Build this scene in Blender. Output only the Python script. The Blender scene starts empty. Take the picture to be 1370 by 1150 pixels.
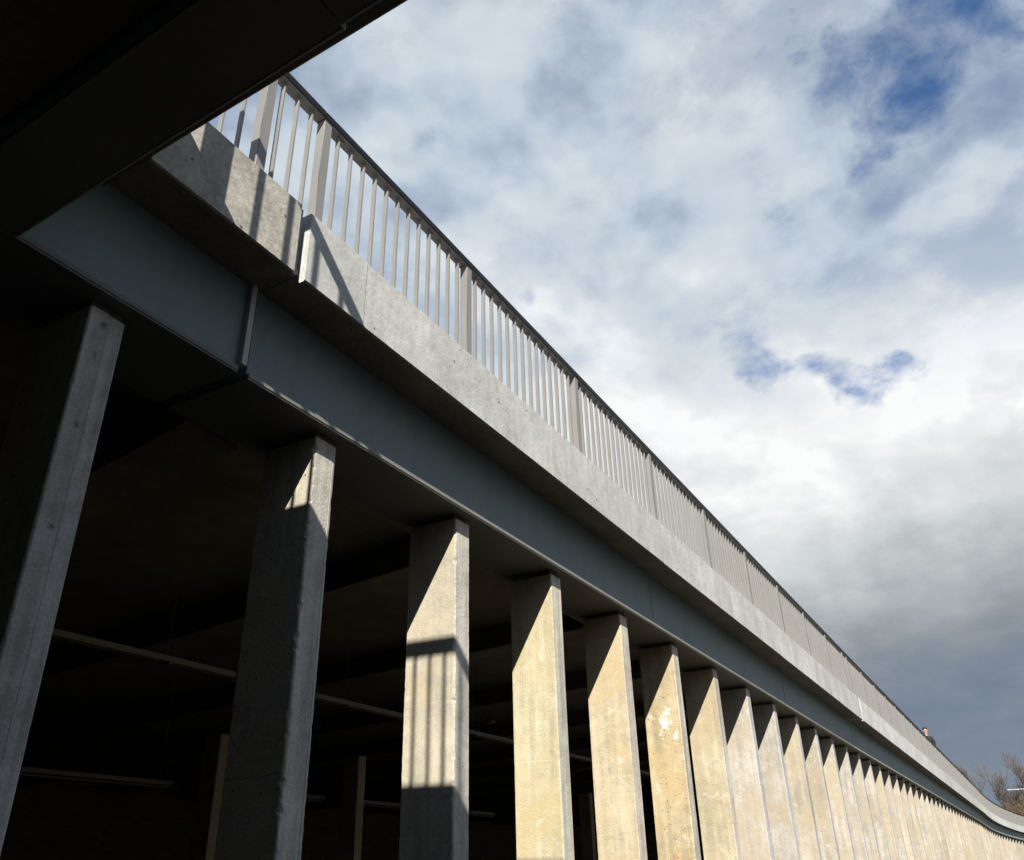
import bpy, bmesh, math, random
from mathutils import Vector, Matrix, noise
random.seed(7)
R = math.radians
S = 1.56                      # metres per pier bay
ZC = 1.6                      # eye height
sc = bpy.context.scene
col = sc.collection

# ------------------------------------------------------------------ helpers
def tag(o, label=None, cat=None, group=None, kind=None):
    if label: o['label'] = label
    if cat: o['category'] = cat
    if group: o['group'] = group
    if kind: o['kind'] = kind
    return o

def empty(name, loc, label, cat, group=None):
    o = bpy.data.objects.new(name, None)
    o.empty_display_size = 0.2
    o.location = loc
    col.objects.link(o)
    return tag(o, label, cat, group)

def link(name, me, parent=None, loc=None):
    o = bpy.data.objects.new(name, me)
    col.objects.link(o)
    if parent: o.parent = parent
    if loc is not None: o.location = loc
    return o

def to_mesh(name, bm, mats, smooth=False):
    bmesh.ops.recalc_face_normals(bm, faces=bm.faces[:])
    me = bpy.data.meshes.new(name)
    bm.to_mesh(me); bm.free()
    for m in (mats if isinstance(mats, (list, tuple)) else [mats]):
        me.materials.append(m)
    if smooth:
        for f in me.polygons: f.use_smooth = True
    return me

def add_box(bm, x0, x1, y0, y1, z0, z1, bevel=0.0, mi=0):
    vs = [bm.verts.new((x, y, z)) for z in (z0, z1) for y in (y0, y1) for x in (x0, x1)]
    fs = []
    for q in ((0,1,3,2),(4,5,7,6),(0,1,5,4),(2,3,7,6),(0,2,6,4),(1,3,7,5)):
        f = bm.faces.new([vs[i] for i in q]); f.material_index = mi; fs.append(f)
    if bevel > 0:
        es = list({e for f in fs for e in f.edges})
        bmesh.ops.bevel(bm, geom=es, offset=bevel, segments=1, affect='EDGES', profile=0.5)

def add_tube(bm, pts, radii, seg=8, mi=0, caps=True):
    rings = []
    prev = None
    for i, (p, r) in enumerate(zip(pts, radii)):
        p = Vector(p)
        d = (Vector(pts[min(i+1, len(pts)-1)]) - Vector(pts[max(i-1, 0)])).normalized()
        if prev is None:
            a = d.orthogonal().normalized()
        else:
            a = (prev - d * prev.dot(d))
            a = a.normalized() if a.length > 1e-6 else d.orthogonal().normalized()
        prev = a
        b = d.cross(a)
        rings.append([bm.verts.new(p + (a*math.cos(t) + b*math.sin(t))*r) for t in [2*math.pi*k/seg for k in range(seg)]])
    for r0, r1 in zip(rings, rings[1:]):
        for k in range(seg):
            f = bm.faces.new((r0[k], r0[(k+1) % seg], r1[(k+1) % seg], r1[k])); f.material_index = mi
    if caps and seg > 2:
        for rr in (rings[0], rings[-1]):
            f = bm.faces.new(rr); f.material_index = mi

# paths, all in bay units: s runs along, o is the offset, z up
X0, RAD = 44.0, 125.0
def rise(s):
    if s <= 14: return 0.0
    if s <= X0: return 0.0045*(s-14)
    return 0.135 - 0.02*(s-X0)
def wall(s, o, z):
    if s <= X0:
        x, y = s, o
    else:
        t = (s-X0)/RAD; r = RAD + o - 2
        x, y = X0 + r*math.sin(t), 2 - RAD + r*math.cos(t)
    return Vector((x*S, y*S, (z + rise(s))*S + ZC))
def cross(s, o, z):
    return Vector(((2.922-o-.028*s)*S, (2.02-s)*S, z*S + ZC))
def cross_beam(s, o, z):      # the beam splays a little more than the parapet above it
    return Vector(((2.920-o-.039*s)*S, (2.02-s)*S, z*S + ZC))
def heading(path, s):
    a = path(s-0.01, 2, 0); b = path(s+0.01, 2, 0)
    return math.atan2(b.y-a.y, b.x-a.x)

def extrude(name, path, prof, s0, s1, mat, parent=None, ds=1.5, caps=True):
    """closed profile [(offset, z)...] swept along a path, origin at the start of the run"""
    n = max(1, int(math.ceil((s1-s0)/ds)))
    org = path(s0, prof[0][0], prof[0][1])
    bm = bmesh.new()
    rings = []
    for i in range(n+1):
        s = s0 + (s1-s0)*i/n
        rings.append([bm.verts.new(path(s, o, z) - org) for o, z in prof])
    m = len(prof)
    for a, b in zip(rings, rings[1:]):
        for k in range(m):
            bm.faces.new((a[k], a[(k+1) % m], b[(k+1) % m], b[k]))
    if caps:
        bm.faces.new(rings[0]); bm.faces.new(rings[-1])
    o = link(name, to_mesh(name, bm, mat), None, org)
    if parent:
        o.parent = parent
        o.location = org - parent.location
    return o

ORD = ['first','second','third','fourth','fifth','sixth','seventh','eighth','ninth','tenth','eleventh','twelfth',
       'thirteenth','fourteenth','fifteenth','sixteenth','seventeenth','eighteenth','nineteenth','twentieth']

# ------------------------------------------------------------------ materials
class NT:
    def __init__(s, nt): s.nt = nt; s.n = nt.nodes; s.l = nt.links
    def new(s, t, **kw):
        nd = s.n.new(t)
        for k, v in kw.items(): setattr(nd, k, v)
        return nd
    def set(s, sock, v):
        if hasattr(v, 'is_linked') or hasattr(v, 'links'): s.l.new(v, sock)
        else: sock.default_value = v
    def math(s, op, a, b=None, c=None, clamp=False):
        nd = s.new('ShaderNodeMath', operation=op, use_clamp=clamp)
        s.set(nd.inputs[0], a)
        if b is not None: s.set(nd.inputs[1], b)
        if c is not None: s.set(nd.inputs[2], c)
        return nd.outputs[0]
    def vmath(s, op, a, b=None, out=0):
        nd = s.new('ShaderNodeVectorMath', operation=op)
        s.set(nd.inputs[0], a)
        if b is not None: s.set(nd.inputs[3] if op == 'SCALE' else nd.inputs[1], b)
        return nd.outputs[out]
    def noise(s, vec, scale, detail=4, rough=.55, col=False, dist=0):
        nd = s.new('ShaderNodeTexNoise')
        s.l.new(vec, nd.inputs['Vector'])
        nd.inputs['Scale'].default_value = scale; nd.inputs['Detail'].default_value = detail
        nd.inputs['Roughness'].default_value = rough; nd.inputs['Distortion'].default_value = dist
        return nd.outputs['Color' if col else 'Fac']
    def mapr(s, v, a, b, c=0., d=1., smooth=True):
        nd = s.new('ShaderNodeMapRange', interpolation_type='SMOOTHSTEP' if smooth else 'LINEAR')
        s.set(nd.inputs[0], v)
        for i, x in enumerate((a, b, c, d)): s.set(nd.inputs[1+i], x)
        return nd.outputs[0]
    def mix(s, f, a, b, mode='MIX'):
        nd = s.new('ShaderNodeMix', data_type='RGBA', blend_type=mode, clamp_factor=True)
        s.set(nd.inputs[0], f)
        for k, x in ((6, a), (7, b)):
            if isinstance(x, tuple): nd.inputs[k].default_value = (*x, 1) if len(x) == 3 else x
            else: s.l.new(x, nd.inputs[k])
        return nd.outputs[2]
    def ramp(s, v, stops, interp='LINEAR'):
        nd = s.new('ShaderNodeValToRGB'); cr = nd.color_ramp; cr.interpolation = interp
        while len(cr.elements) < len(stops): cr.elements.new(0.5)
        for e, (p, c) in zip(cr.elements, stops): e.position = p; e.color = (*c, 1)
        s.l.new(v, nd.inputs[0]); return nd.outputs[0]

def base_mat(name):
    m = bpy.data.materials.new(name); m.use_nodes = True
    nt = NT(m.node_tree); b = m.node_tree.nodes['Principled BSDF']
    return m, nt, b

def obj_coords(nt, spread=37.0):
    tc = nt.new('ShaderNodeTexCoord'); oi = nt.new('ShaderNodeObjectInfo')
    sh = nt.math('MULTIPLY', oi.outputs['Random'], spread)
    cb = nt.new('ShaderNodeCombineXYZ')
    for i in range(3): nt.l.new(sh, cb.inputs[i])
    return nt.vmath('ADD', tc.outputs['Object'], cb.outputs[0]), tc.outputs['Object'], oi

def concrete(name, c0, c1, rough=.85, streak=.3, pits=.5, mott=1.0, bump=.35, tint=True, grain=60, stain=None, white=0.0,
             lines=(), patch=None, pit_scale=16, pax=1):
    m, nt, b = base_mat(name)
    v, ov, oi = obj_coords(nt)
    n1 = nt.noise(v, 1.6*mott, 6, .6)
    n2 = nt.noise(v, grain, 3, .6)
    n3 = nt.noise(v, 9*mott, 5, .65)
    st = nt.new('ShaderNodeMapping'); nt.l.new(v, st.inputs[0]); st.inputs['Scale'].default_value = (14, 14, .7)
    ns = nt.noise(st.outputs[0], 1, 4, .6)
    f = nt.math('ADD', nt.math('MULTIPLY', n1, .55), nt.math('MULTIPLY', n3, .35))
    f = nt.math('ADD', f, nt.math('MULTIPLY', nt.math('SUBTRACT', ns, .5), streak))
    f = nt.math('ADD', f, nt.math('MULTIPLY', nt.math('SUBTRACT', n2, .5), .35))
    f = nt.mapr(f, .33, .60, 0, 1, False)
    c = nt.mix(f, c0, c1)
    if stain:
        sn = nt.noise(v, 1.1, 5, .62, dist=.6)
        sn2 = nt.noise(v, 7, 4, .6)
        sf = nt.mapr(nt.math('ADD', sn, nt.math('MULTIPLY', nt.math('SUBTRACT', sn2, .5), .5)), .40, .68)
        c = nt.mix(nt.math('MULTIPLY', sf, .88), c, stain)
        # scratches left by the boards
        sm = nt.new('ShaderNodeMapping'); nt.l.new(v, sm.inputs[0]); sm.inputs['Scale'].default_value = (6, 6, 90)
        sc_ = nt.mapr(nt.noise(sm.outputs[0], 1, 3, .6, dist=.4), .60, .72)
        c = nt.mix(nt.math('MULTIPLY', sc_, nt.math('MULTIPLY', n1, .42)), c, tuple(x*.55 for x in c0))
        sm2 = nt.new('ShaderNodeMapping'); nt.l.new(v, sm2.inputs[0]); sm2.inputs['Scale'].default_value = (3, 3.2, 5)
        sw = nt.mapr(nt.noise(sm2.outputs[0], 2.6, 6, .7, dist=1.4), .60, .70)
        c = nt.mix(nt.math('MULTIPLY', sw, .35), c, (.66, .62, .5))
    if white:
        wn = nt.mapr(nt.noise(v, 5.5, 6, .7, dist=.8), .66-.1*white, .74)
        c = nt.mix(nt.math('MULTIPLY', wn, .5), c, (.72, .70, .64))
    sx = nt.new('ShaderNodeSeparateXYZ'); nt.l.new(ov, sx.inputs[0])
    for z0, w_, dark in lines:       # casting lines across the face
        wob = nt.math('MULTIPLY', nt.math('SUBTRACT', nt.noise(v, 3, 3), .5), .05)
        d = nt.math('ABSOLUTE', nt.math('SUBTRACT', nt.math('ADD', sx.outputs[2], wob), z0))
        lf = nt.math('MULTIPLY', nt.mapr(d, 0, w_, 1, 0), nt.mapr(n3, .42, .60, .0, 1))
        c = nt.mix(nt.math('MULTIPLY', lf, .7 if dark else .4), c, (.10, .09, .075) if dark else (.66, .62, .52))
    if patch:                        # lime bloom / rust mark at a local (y, z)
        for (py, pz, ry, rz, cc, k, thr) in patch:
            dy = nt.math('DIVIDE', nt.math('SUBTRACT', sx.outputs[pax], py), ry)
            dz = nt.math('DIVIDE', nt.math('SUBTRACT', sx.outputs[2], pz), rz)
            dd = nt.math('ADD', nt.math('MULTIPLY', dy, dy), nt.math('MULTIPLY', dz, dz))
            e = nt.math('EXPONENT', nt.math('MULTIPLY', dd, -1.0))
            pf = nt.mapr(nt.math('ADD', e, nt.math('MULTIPLY', nt.math('SUBTRACT', nt.noise(v, 11, 7, .78, dist=.7), .5), 3.2)), thr, thr+.35)
            pf = nt.math('MULTIPLY', pf, nt.mapr(e, .08, .3))
            c = nt.mix(nt.math('MULTIPLY', pf, k), c, cc)
    bmp = nt.math('ADD', nt.math('MULTIPLY', n2, .5), nt.math('MULTIPLY', n3, .8))
    if pits:
        vo = nt.new('ShaderNodeTexVoronoi', feature='F1'); nt.l.new(v, vo.inputs['Vector'])
        vo.inputs['Scale'].default_value = pit_scale
        wh = nt.new('ShaderNodeSeparateColor'); nt.l.new(vo.outputs['Color'], wh.inputs[0])
        rad = nt.mapr(wh.outputs[0], .72, 1.0, 0.0, .16, False)
        pf = nt.math('LESS_THAN', vo.outputs['Distance'], rad)
        c = nt.mix(nt.math('MULTIPLY', pf, pits), c, (.05, .048, .045))
        bmp = nt.math('SUBTRACT', bmp, nt.math('MULTIPLY', pf, .8))
    if tint:
        c = nt.mix(1.0, c, oi.outputs['Color'], 'MULTIPLY')
    nt.l.new(c, b.inputs['Base Color'])
    b.inputs['Roughness'].default_value = rough
    b.inputs['Specular IOR Level'].default_value = .25
    bn = nt.new('ShaderNodeBump'); bn.inputs['Strength'].default_value = bump; bn.inputs['Distance'].default_value = .012
    nt.l.new(bmp, bn.inputs['Height']); nt.l.new(bn.outputs[0], b.inputs['Normal'])
    return m

def paint(name, c, rough=.45, var=.12, metallic=0.0, streak=0.0, scale=3.0, spec=.5, bump=.03):
    m, nt, b = base_mat(name)
    v, ov, oi = obj_coords(nt)
    n = nt.noise(v, scale, 5, .6); n2 = nt.noise(v, scale*22, 3, .6)
    st = nt.new('ShaderNodeMapping'); nt.l.new(v, st.inputs[0]); st.inputs['Scale'].default_value = (9, 9, .5)
    ns = nt.noise(st.outputs[0], 1, 5, .6)
    f = nt.math('ADD', nt.math('MULTIPLY', n, .7), nt.math('MULTIPLY', n2, .3))
    f = nt.math('ADD', f, nt.math('MULTIPLY', nt.math('SUBTRACT', ns, .5), streak))
    f = nt.mapr(f, .3, .7, 0, 1, False)
    c = nt.mix(f, tuple(x*(1-var) for x in c), tuple(min(1, x*(1+var)) for x in c))
    c = nt.mix(1.0, c, oi.outputs['Color'], 'MULTIPLY')
    nt.l.new(c, b.inputs['Base Color'])
    nt.l.new(nt.mapr(n, .3, .7, rough-.08, rough+.1, False), b.inputs['Roughness'])
    b.inputs['Metallic'].default_value = metallic
    b.inputs['Specular IOR Level'].default_value = spec
    bn = nt.new('ShaderNodeBump'); bn.inputs['Strength'].default_value = bump; bn.inputs['Distance'].default_value = .01
    nt.l.new(n2, bn.inputs['Height']); nt.l.new(bn.outputs[0], b.inputs['Normal'])
    return m

M = {}
M['front'] = concrete('pier_front_concrete', (.36,.345,.315), (.62,.60,.555), streak=.6, pits=.85, pit_scale=26, bump=.5)
M['front_marked'] = concrete('pier_front_marked_concrete', (.36,.345,.315), (.62,.60,.555), streak=.6, pits=.85, pit_scale=26, bump=.5, pax=0, patch=(
    (.078, 3.945, .036, .045, (.10,.105,.085), .75, .62), (.092, 3.905, .011, .013, (.05,.16,.45), .8, .55), (.075, 3.765, .020, .05, (.11,.115,.09), .6, .68),
    (.073, 3.41, .024, .022, (.11,.115,.10), .7, .62), (.072, 2.94, .028, .026, (.10,.105,.09), .75, .6)))
SIDE = dict(streak=.5, pits=.7, bump=.45, white=1.0, pit_scale=20)
M['side'] = concrete('pier_side_concrete', (.335,.303,.228), (.54,.50,.395), stain=(.425,.36,.24), **SIDE)
M['side_grey'] = concrete('pier_side_grey_concrete', (.34,.315,.26), (.53,.49,.40), stain=(.46,.40,.28),
                          lines=((ZC+.325*S, .008, True), (ZC+.70*S, .006, False)), **SIDE)
M['side_line'] = concrete('pier_side_lined_concrete', (.34,.308,.225), (.55,.505,.39), stain=(.455,.39,.245),
                          lines=((ZC+.87*S, .006, False), (ZC+.55*S, .007, False)), **SIDE)
M['side_bloom'] = concrete('pier_side_bloom_concrete', (.31,.27,.185), (.54,.48,.35), stain=(.45,.36,.215),
                           lines=((ZC+.66*S, .006, False), (ZC+.20*S, .005, True)),
                           patch=((.17, ZC+1.02*S, .17, .20, (.84,.84,.80), .8, .75), (.07, ZC+.90*S, .05, .12, (.84,.84,.80), .75, .75), (.24, ZC+.93*S, .06, .14, (.84,.84,.80), .7, .8), (.21, ZC+.12*S, .035, .06, (.42,.17,.05), .8, .55),
                                  (.1, ZC+.55*S, .12, .10, (.50,.36,.19), .35, .6)), **SIDE)
M['fascia'] = concrete('parapet_concrete', (.39,.40,.392), (.60,.605,.59), streak=.28, pits=.7, mott=1.3, bump=.3, pit_scale=11, grain=45)
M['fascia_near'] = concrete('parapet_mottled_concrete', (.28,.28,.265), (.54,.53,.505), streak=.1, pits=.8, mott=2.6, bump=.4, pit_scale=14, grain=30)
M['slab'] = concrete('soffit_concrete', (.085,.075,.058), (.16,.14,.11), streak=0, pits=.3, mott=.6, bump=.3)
M['dark'] = concrete('dark_blocker_concrete', (.05,.047,.042), (.09,.085,.075), streak=.5, pits=.3)  # dark colour for the added wall that blocks light under the bridge
M['under'] = concrete('parapet_shaded_underside_concrete', (.135,.122,.10), (.225,.205,.172), streak=0, pits=.4, mott=1.2, bump=.3)  # browner parapet concrete, with the underside's shade darkened into its colour
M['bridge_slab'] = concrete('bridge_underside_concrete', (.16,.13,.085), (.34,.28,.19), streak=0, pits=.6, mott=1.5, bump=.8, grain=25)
M['column'] = concrete('inner_column_concrete', (.20,.165,.12), (.30,.25,.18), streak=.4, pits=.3)
M['beam'] = paint('blue_grey_beam_paint', (.152,.203,.208), .5, .14, streak=.45, scale=1.2)
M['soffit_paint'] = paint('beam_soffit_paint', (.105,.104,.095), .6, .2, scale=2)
M['beam_edge'] = paint('pale_beam_edge_paint', (.29,.29,.27), .5, .12)
M['rail'] = paint('warm_grey_metal_paint', (.218,.217,.212), .42, .05)
M['cap'] = paint('dark_handrail_paint', (.009,.0095,.0105), .5, .2, spec=.25)
M['bolt'] = paint('bolt_steel', (.30,.26,.19), .45, .2, metallic=.6)
M['joint'] = paint('joint_strip_metal', (.20,.22,.25), .4, .15, metallic=.3)
M['tray'] = paint('galvanised_tray_metal', (.13,.125,.10), .6, .2, metallic=.2)
M['lightbar'] = paint('light_fitting_plastic', (.055,.05,.045), .6, .1)
M['jacket'] = paint('dark_jacket_cloth', (.018,.018,.023), .85, .3, scale=9)
M['trousers'] = paint('dark_trouser_cloth', (.05,.055,.07), .9, .3, scale=9)
M['skin'] = paint('skin', (.58,.33,.24), .5, .1, scale=10)
M['hair'] = paint('dark_hair', (.035,.026,.02), .7, .3, scale=30)
M['bark'] = paint('bare_bark', (.085,.066,.05), .9, .35, scale=6)
M['twig'] = paint('bare_twigs', (.105,.090,.074), .9, .3, scale=3)
M['twig_ochre'] = paint('ochre_bare_twigs', (.125,.095,.055), .9, .35, scale=3)
M['lamp'] = paint('white_lamp_metal', (.5,.52,.53), .4, .05)
M['shoe'] = paint('black_shoe_leather', (.02,.02,.02), .5, .2)

def brick_mat():
    m, nt, b = base_mat('back_wall_brick')
    tc = nt.new('ShaderNodeTexCoord')
    br = nt.new('ShaderNodeTexBrick'); mp = nt.new('ShaderNodeMapping')
    nt.l.new(tc.outputs['Object'], mp.inputs[0]); mp.inputs['Rotation'].default_value = (R(90), 0, 0)
    nt.l.new(mp.outputs[0], br.inputs['Vector'])
    br.inputs['Color1'].default_value = (.07,.042,.03,1); br.inputs['Color2'].default_value = (.10,.062,.045,1)
    br.inputs['Mortar'].default_value = (.05,.046,.042,1); br.inputs['Scale'].default_value = 2.2
    nt.l.new(br.outputs[0], b.inputs['Base Color']); b.inputs['Roughness'].default_value = .9
    return m
M['brick'] = brick_mat()

def ground_mat():
    m, nt, b = base_mat('ground_paving')
    tc = nt.new('ShaderNodeTexCoord'); v = tc.outputs['Object']
    n = nt.noise(v, .35, 6, .6); n2 = nt.noise(v, 30, 4, .6)
    c = nt.mix(nt.math('ADD', nt.math('MULTIPLY', n, .6), nt.math('MULTIPLY', n2, .4)), (.040,.037,.032), (.085,.078,.066))
    nt.l.new(c, b.inputs['Base Color']); b.inputs['Roughness'].default_value = .9
    bn = nt.new('ShaderNodeBump'); bn.inputs['Strength'].default_value = .3; bn.inputs['Distance'].default_value = .01
    nt.l.new(n2, bn.inputs['Height']); nt.l.new(bn.outputs[0], b.inputs['Normal'])
    return m
M['ground'] = ground_mat()
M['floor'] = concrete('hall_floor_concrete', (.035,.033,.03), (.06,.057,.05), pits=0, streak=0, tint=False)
M['deckfloor'] = concrete('walkway_surface', (.22,.21,.2), (.32,.31,.29), pits=0, streak=0, tint=False)

# ------------------------------------------------------------------ ground
bm = bmesh.new()
g = 1500
for q in ((-g,-g),(g,-g),(g,g),(-g,g)): bm.verts.new((q[0], q[1], 0))
bm.verts.ensure_lookup_table(); bm.faces.new(bm.verts)
tag(link('ground', to_mesh('ground', bm, M['ground'])), 'grey brown paved ground stretching under the walkway and out to the horizon', 'ground', kind='structure')
bm = bmesh.new()
add_box(bm, -12*S, 62*S, 2.06*S, 15*S, -.2, .03)
tag(link('hall_floor', to_mesh('hall_floor', bm, M['floor'])), 'dark concrete floor of the undercroft behind the row of piers', 'floor', kind='structure')

# ------------------------------------------------------------------ piers
XF1, YF, ZT, WF, DF = 1.1795, 2.072, 1.5503, .1236, .2690
H = ZC + ZT*S
W, D = WF*S, DF*S
def pier_mesh(seed, side, detail, step=False, ragged=.5, groove=False):
    bm = bmesh.new()
    n = int(H/.02) if detail else 1
    rings = []
    for i in range(n+1):
        z = H*i/n
        def nz(k, f, a):
            return noise.noise(Vector((k*7.3+seed*3.1, seed*1.7, z*f)))*a if detail else 0
        rg = ragged if detail else 0
        def chip(k):
            if not detail: return .009
            a = .009 + nz(k, 2.2, .003)
            c = noise.noise(Vector((k*3.3+seed, 5.1+seed, z*24)))
            c2 = noise.noise(Vector((k*3.3+seed, 9.1+seed, z*60)))
            return max(.003, a + rg*(max(0, c-.10)*.024 + max(0, c2)*(.012 if rg > .9 else .004)))
        cl, cr, cb, cd = chip(1), .006+chip(2)*.22, chip(3)*.5, chip(4)*.4
        y0 = nz(5, .9, .002)
        pts = [(0, cl+y0), (cl*.45, cl*.35+y0), (cl, y0)]
        if step:                      # lap joint down the middle of the front face
            xm = W*.56 + nz(6, 1.3, .004)
            pts += [(xm-.006, y0), (xm-.002, y0+.012), (xm+.004, y0+.007)]
            pts += [(W-cr, y0+.007), (W, cr+y0+.007)]
        elif groove:
            pts += [(W*.80, y0), (W*.83, y0+.006), (W*.86, y0+.002), (W-cr, y0+.004), (W, cr+y0+.012)]
        else:
            pts += [(W-cr, y0), (W, cr+y0)]
        pts += [(W, D-cb), (W-cb, D), (cd, D), (0, D-cd)]
        rings.append([bm.verts.new((x, y, z)) for x, y in pts])
    m = len(rings[0])
    for a, b in zip(rings, rings[1:]):
        for k in range(m):
            f = bm.faces.new((a[k], a[(k+1) % m], b[(k+1) % m], b[k]))
            if k in (m-1,): f.material_index = 1
            if k in (0,): f.material_index = 1
    bm.faces.new(rings[0]); bm.faces.new(rings[-1])
    return to_mesh('pier', bm, [M['front_marked'] if step else M['front'], side])

pier_labels = {
 0: 'concrete pier left of the frame under the shaded corner',
 1: 'shaded grey concrete pier, leftmost in view, with a lap joint down its front',
 2: 'mostly shaded concrete pier with a small sunlit triangle at its head, second from the left',
 3: 'concrete pier striped with baluster shadows, third from the left',
 4: 'pale yellow concrete pier just right of the one striped with baluster shadows',
 5: 'pinkish tan concrete pier between the yellow one and the white stained one',
 6: 'tan concrete pier with a white lime bloom and rust spot on its side',
 7: 'tan concrete pier just right of the white stained one',
}
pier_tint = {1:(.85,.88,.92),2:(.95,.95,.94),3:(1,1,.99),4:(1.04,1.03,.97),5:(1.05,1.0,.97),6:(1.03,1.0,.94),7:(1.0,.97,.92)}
far_a = pier_mesh(91, M['side'], False); far_b = pier_mesh(92, M['side_line'], False)
NP = 78
for n in range(-3, NP):
    s = XF1 + (n-1)
    if n in (1, 2, 3, 4, 5, 6, 7, 8, 9):
        me = pier_mesh(n, {1:M['side_grey'],2:M['side_grey'],3:M['side_grey'],4:M['side_line'],5:M['side_line'],6:M['side_bloom']}.get(n, M['side']),
                       True, step=(n == 1), ragged={2:1.3,3:1.0,4:.5}.get(n, .5), groove=(n == 2))
    else:
        me = far_a if n % 2 else far_b
    base = wall(s, YF, 0)
    o = link('concrete_pier', me, None, (base.x, base.y, rise(s)*S))
    o.rotation_euler.z = heading(wall, s)
    t = random.uniform(.9, 1.06)
    warm = random.uniform(-.04, .05)
    o.color = (*pier_tint.get(n, (t*.96*(1+warm*.4), t*.975, t*1.09*(1-warm))), 1)
    if n <= 0: lab = 'concrete pier left of the frame under the shaded corner'
    elif n in pier_labels: lab = pier_labels[n]
    elif n <= 20: lab = ORD[n-1] + ' concrete pier from the left along the sunlit row'
    else: lab = 'small far tan concrete pier in the tightly packed distant end of the row'
    tag(o, lab, 'pier', 'concrete piers under the walkway beam')
    # the bearing pad on its head
    bm = bmesh.new(); add_box(bm, .012, W-.012, .02, D-.03, H, ZC + 1.575*S)
    link('bearing_pad', to_mesh('bearing_pad', bm, M['slab']), o)

# ------------------------------------------------------------------ edge beams
def web_prof(): return [(2.028, 1.5955), (2.40, 1.5955), (2.40, 1.957), (2.028, 1.957)]
def flange_prof(): return [(2.018, 1.575), (2.415, 1.575), (2.415, 1.5965), (2.018, 1.5965)]
def edge_beam(path, s0, s1, label, web, fl, end_plate=None, seams=(), tint=1.15):
    e = empty('edge_beam', path(s0, 2.02, 1.575), label, 'beam', 'painted edge beams carrying the walkway')
    extrude('web', path, web, s0, s1, M['beam'], e)
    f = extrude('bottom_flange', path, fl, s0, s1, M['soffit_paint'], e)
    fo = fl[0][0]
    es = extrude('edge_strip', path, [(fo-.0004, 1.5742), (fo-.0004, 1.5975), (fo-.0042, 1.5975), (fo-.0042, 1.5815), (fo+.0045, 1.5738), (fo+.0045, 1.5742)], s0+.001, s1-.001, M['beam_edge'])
    es.color = (tint, tint, tint, 1); es.parent = f; es.location = es.location - e.location - f.location  # tint puts shade into the lip colour: dark near the corner, paler far off
    for s in seams:      # vertical weld seams standing a little proud
        extrude('weld_seam', path, [(2.0255, 1.60), (2.03, 1.60), (2.03, 1.955), (2.0255, 1.955)], s, s+.004, M['beam'], e)
    if end_plate:
        for a, b in end_plate:
            extrude('end_plate', path, [(2.004, 1.609), (2.39, 1.609), (2.39, 1.952), (2.004, 1.952)], a, b, M['beam_edge'], e).color = (1.5, 1.5, 1.55, 1)
    return e
wp, fp = web_prof(), flange_prof()
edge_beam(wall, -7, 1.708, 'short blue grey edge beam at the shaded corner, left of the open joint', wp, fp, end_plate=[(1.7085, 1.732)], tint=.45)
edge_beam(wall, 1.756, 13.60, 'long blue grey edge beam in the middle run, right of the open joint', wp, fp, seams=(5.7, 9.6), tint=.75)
edge_beam(wall, 13.62, 25.4, 'blue grey edge beam beyond the second joint, above the packed far piers', wp, fp, seams=(17.5, 21.4))
edge_beam(wall, 25.42, 37.2, 'far blue grey edge beam before the bend', wp, fp)
edge_beam(wall, 37.22, 49.0, 'far blue grey edge beam where the walkway starts to bend', wp, fp)
edge_beam(wall, 49.02, 72, 'farthest blue grey edge beam following the bend at the right edge', wp, fp)
cwp = [(2.046, 1.5985), (2.21, 1.5985), (2.21, 1.93), (2.046, 1.93)]
cfp = [(2.020, 1.575), (2.228, 1.575), (2.228, 1.5965), (2.020, 1.5965)]
cfp2 = [(2.030, 1.575), (2.228, 1.575), (2.228, 1.5965), (2.030, 1.5965)]
cfp_near = [(2.021, 1.575), (2.228, 1.575), (2.228, 1.5965), (2.021, 1.5965)]
e = edge_beam(cross_beam, .006, 1.176, 'dark beam of the crossing bridge overhead, meeting the walkway beam at the corner', cwp, cfp)
e2 = edge_beam(cross_beam, 1.180, 24, 'near dark beam of the crossing bridge running overhead beside the viewer', cwp, cfp2)

# ------------------------------------------------------------------ parapet panels
ZP, ZB, ZS = 2.252, 1.930, 1.960
def far_shift(s): return 0.0
def pan_prof(yp):
    c = .006
    return [(yp+c, ZB), (yp+.026, ZB), (yp+.030, ZB+.012), (yp+.030, ZS), (2.22, ZS), (2.22, 2.06), (yp+.13, 2.06), (yp+.13, ZP-c), (yp+.13-c, ZP), (yp+c, ZP), (yp, ZP-c), (yp, ZB+c)]
def panel(path, s0, s1, label, mat, tint, yp=1.812, group='concrete parapet panels along the walkway edge'):
    o = extrude('parapet_panel', path, pan_prof(yp), s0, s1, mat)
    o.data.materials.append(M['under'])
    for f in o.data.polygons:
        if f.normal.z < -.6: f.material_index = 1  # down-facing faces take the copy with shade in its colour
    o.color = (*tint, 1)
    return tag(o, label, 'parapet', group)
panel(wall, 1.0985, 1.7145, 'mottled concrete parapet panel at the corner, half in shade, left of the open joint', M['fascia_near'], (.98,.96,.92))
cuts = [1.768, 2.105, 3.745, 5.45, 7.15, 8.85, 10.5, 12.1, 13.575]
names = ['narrow concrete parapet panel crossed by the diagonal handrail shadow, just right of the open joint',
         'long pale concrete parapet panel between the diagonal handrail shadow and the next hairline joint']
for i in range(len(cuts)-1):
    t = random.uniform(.95, 1.04)
    lab = names[i] if i < 2 else ORD[i] + ' pale concrete parapet panel right of the open joint, in the middle run'
    panel(wall, cuts[i]+.0012, cuts[i+1]-.0012, lab, M['fascia'], (t, t, t*1.0), yp=1.812+(0.0012 if i % 2 else 0) + .0014*i)
s = 13.63; k = 0
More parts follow.
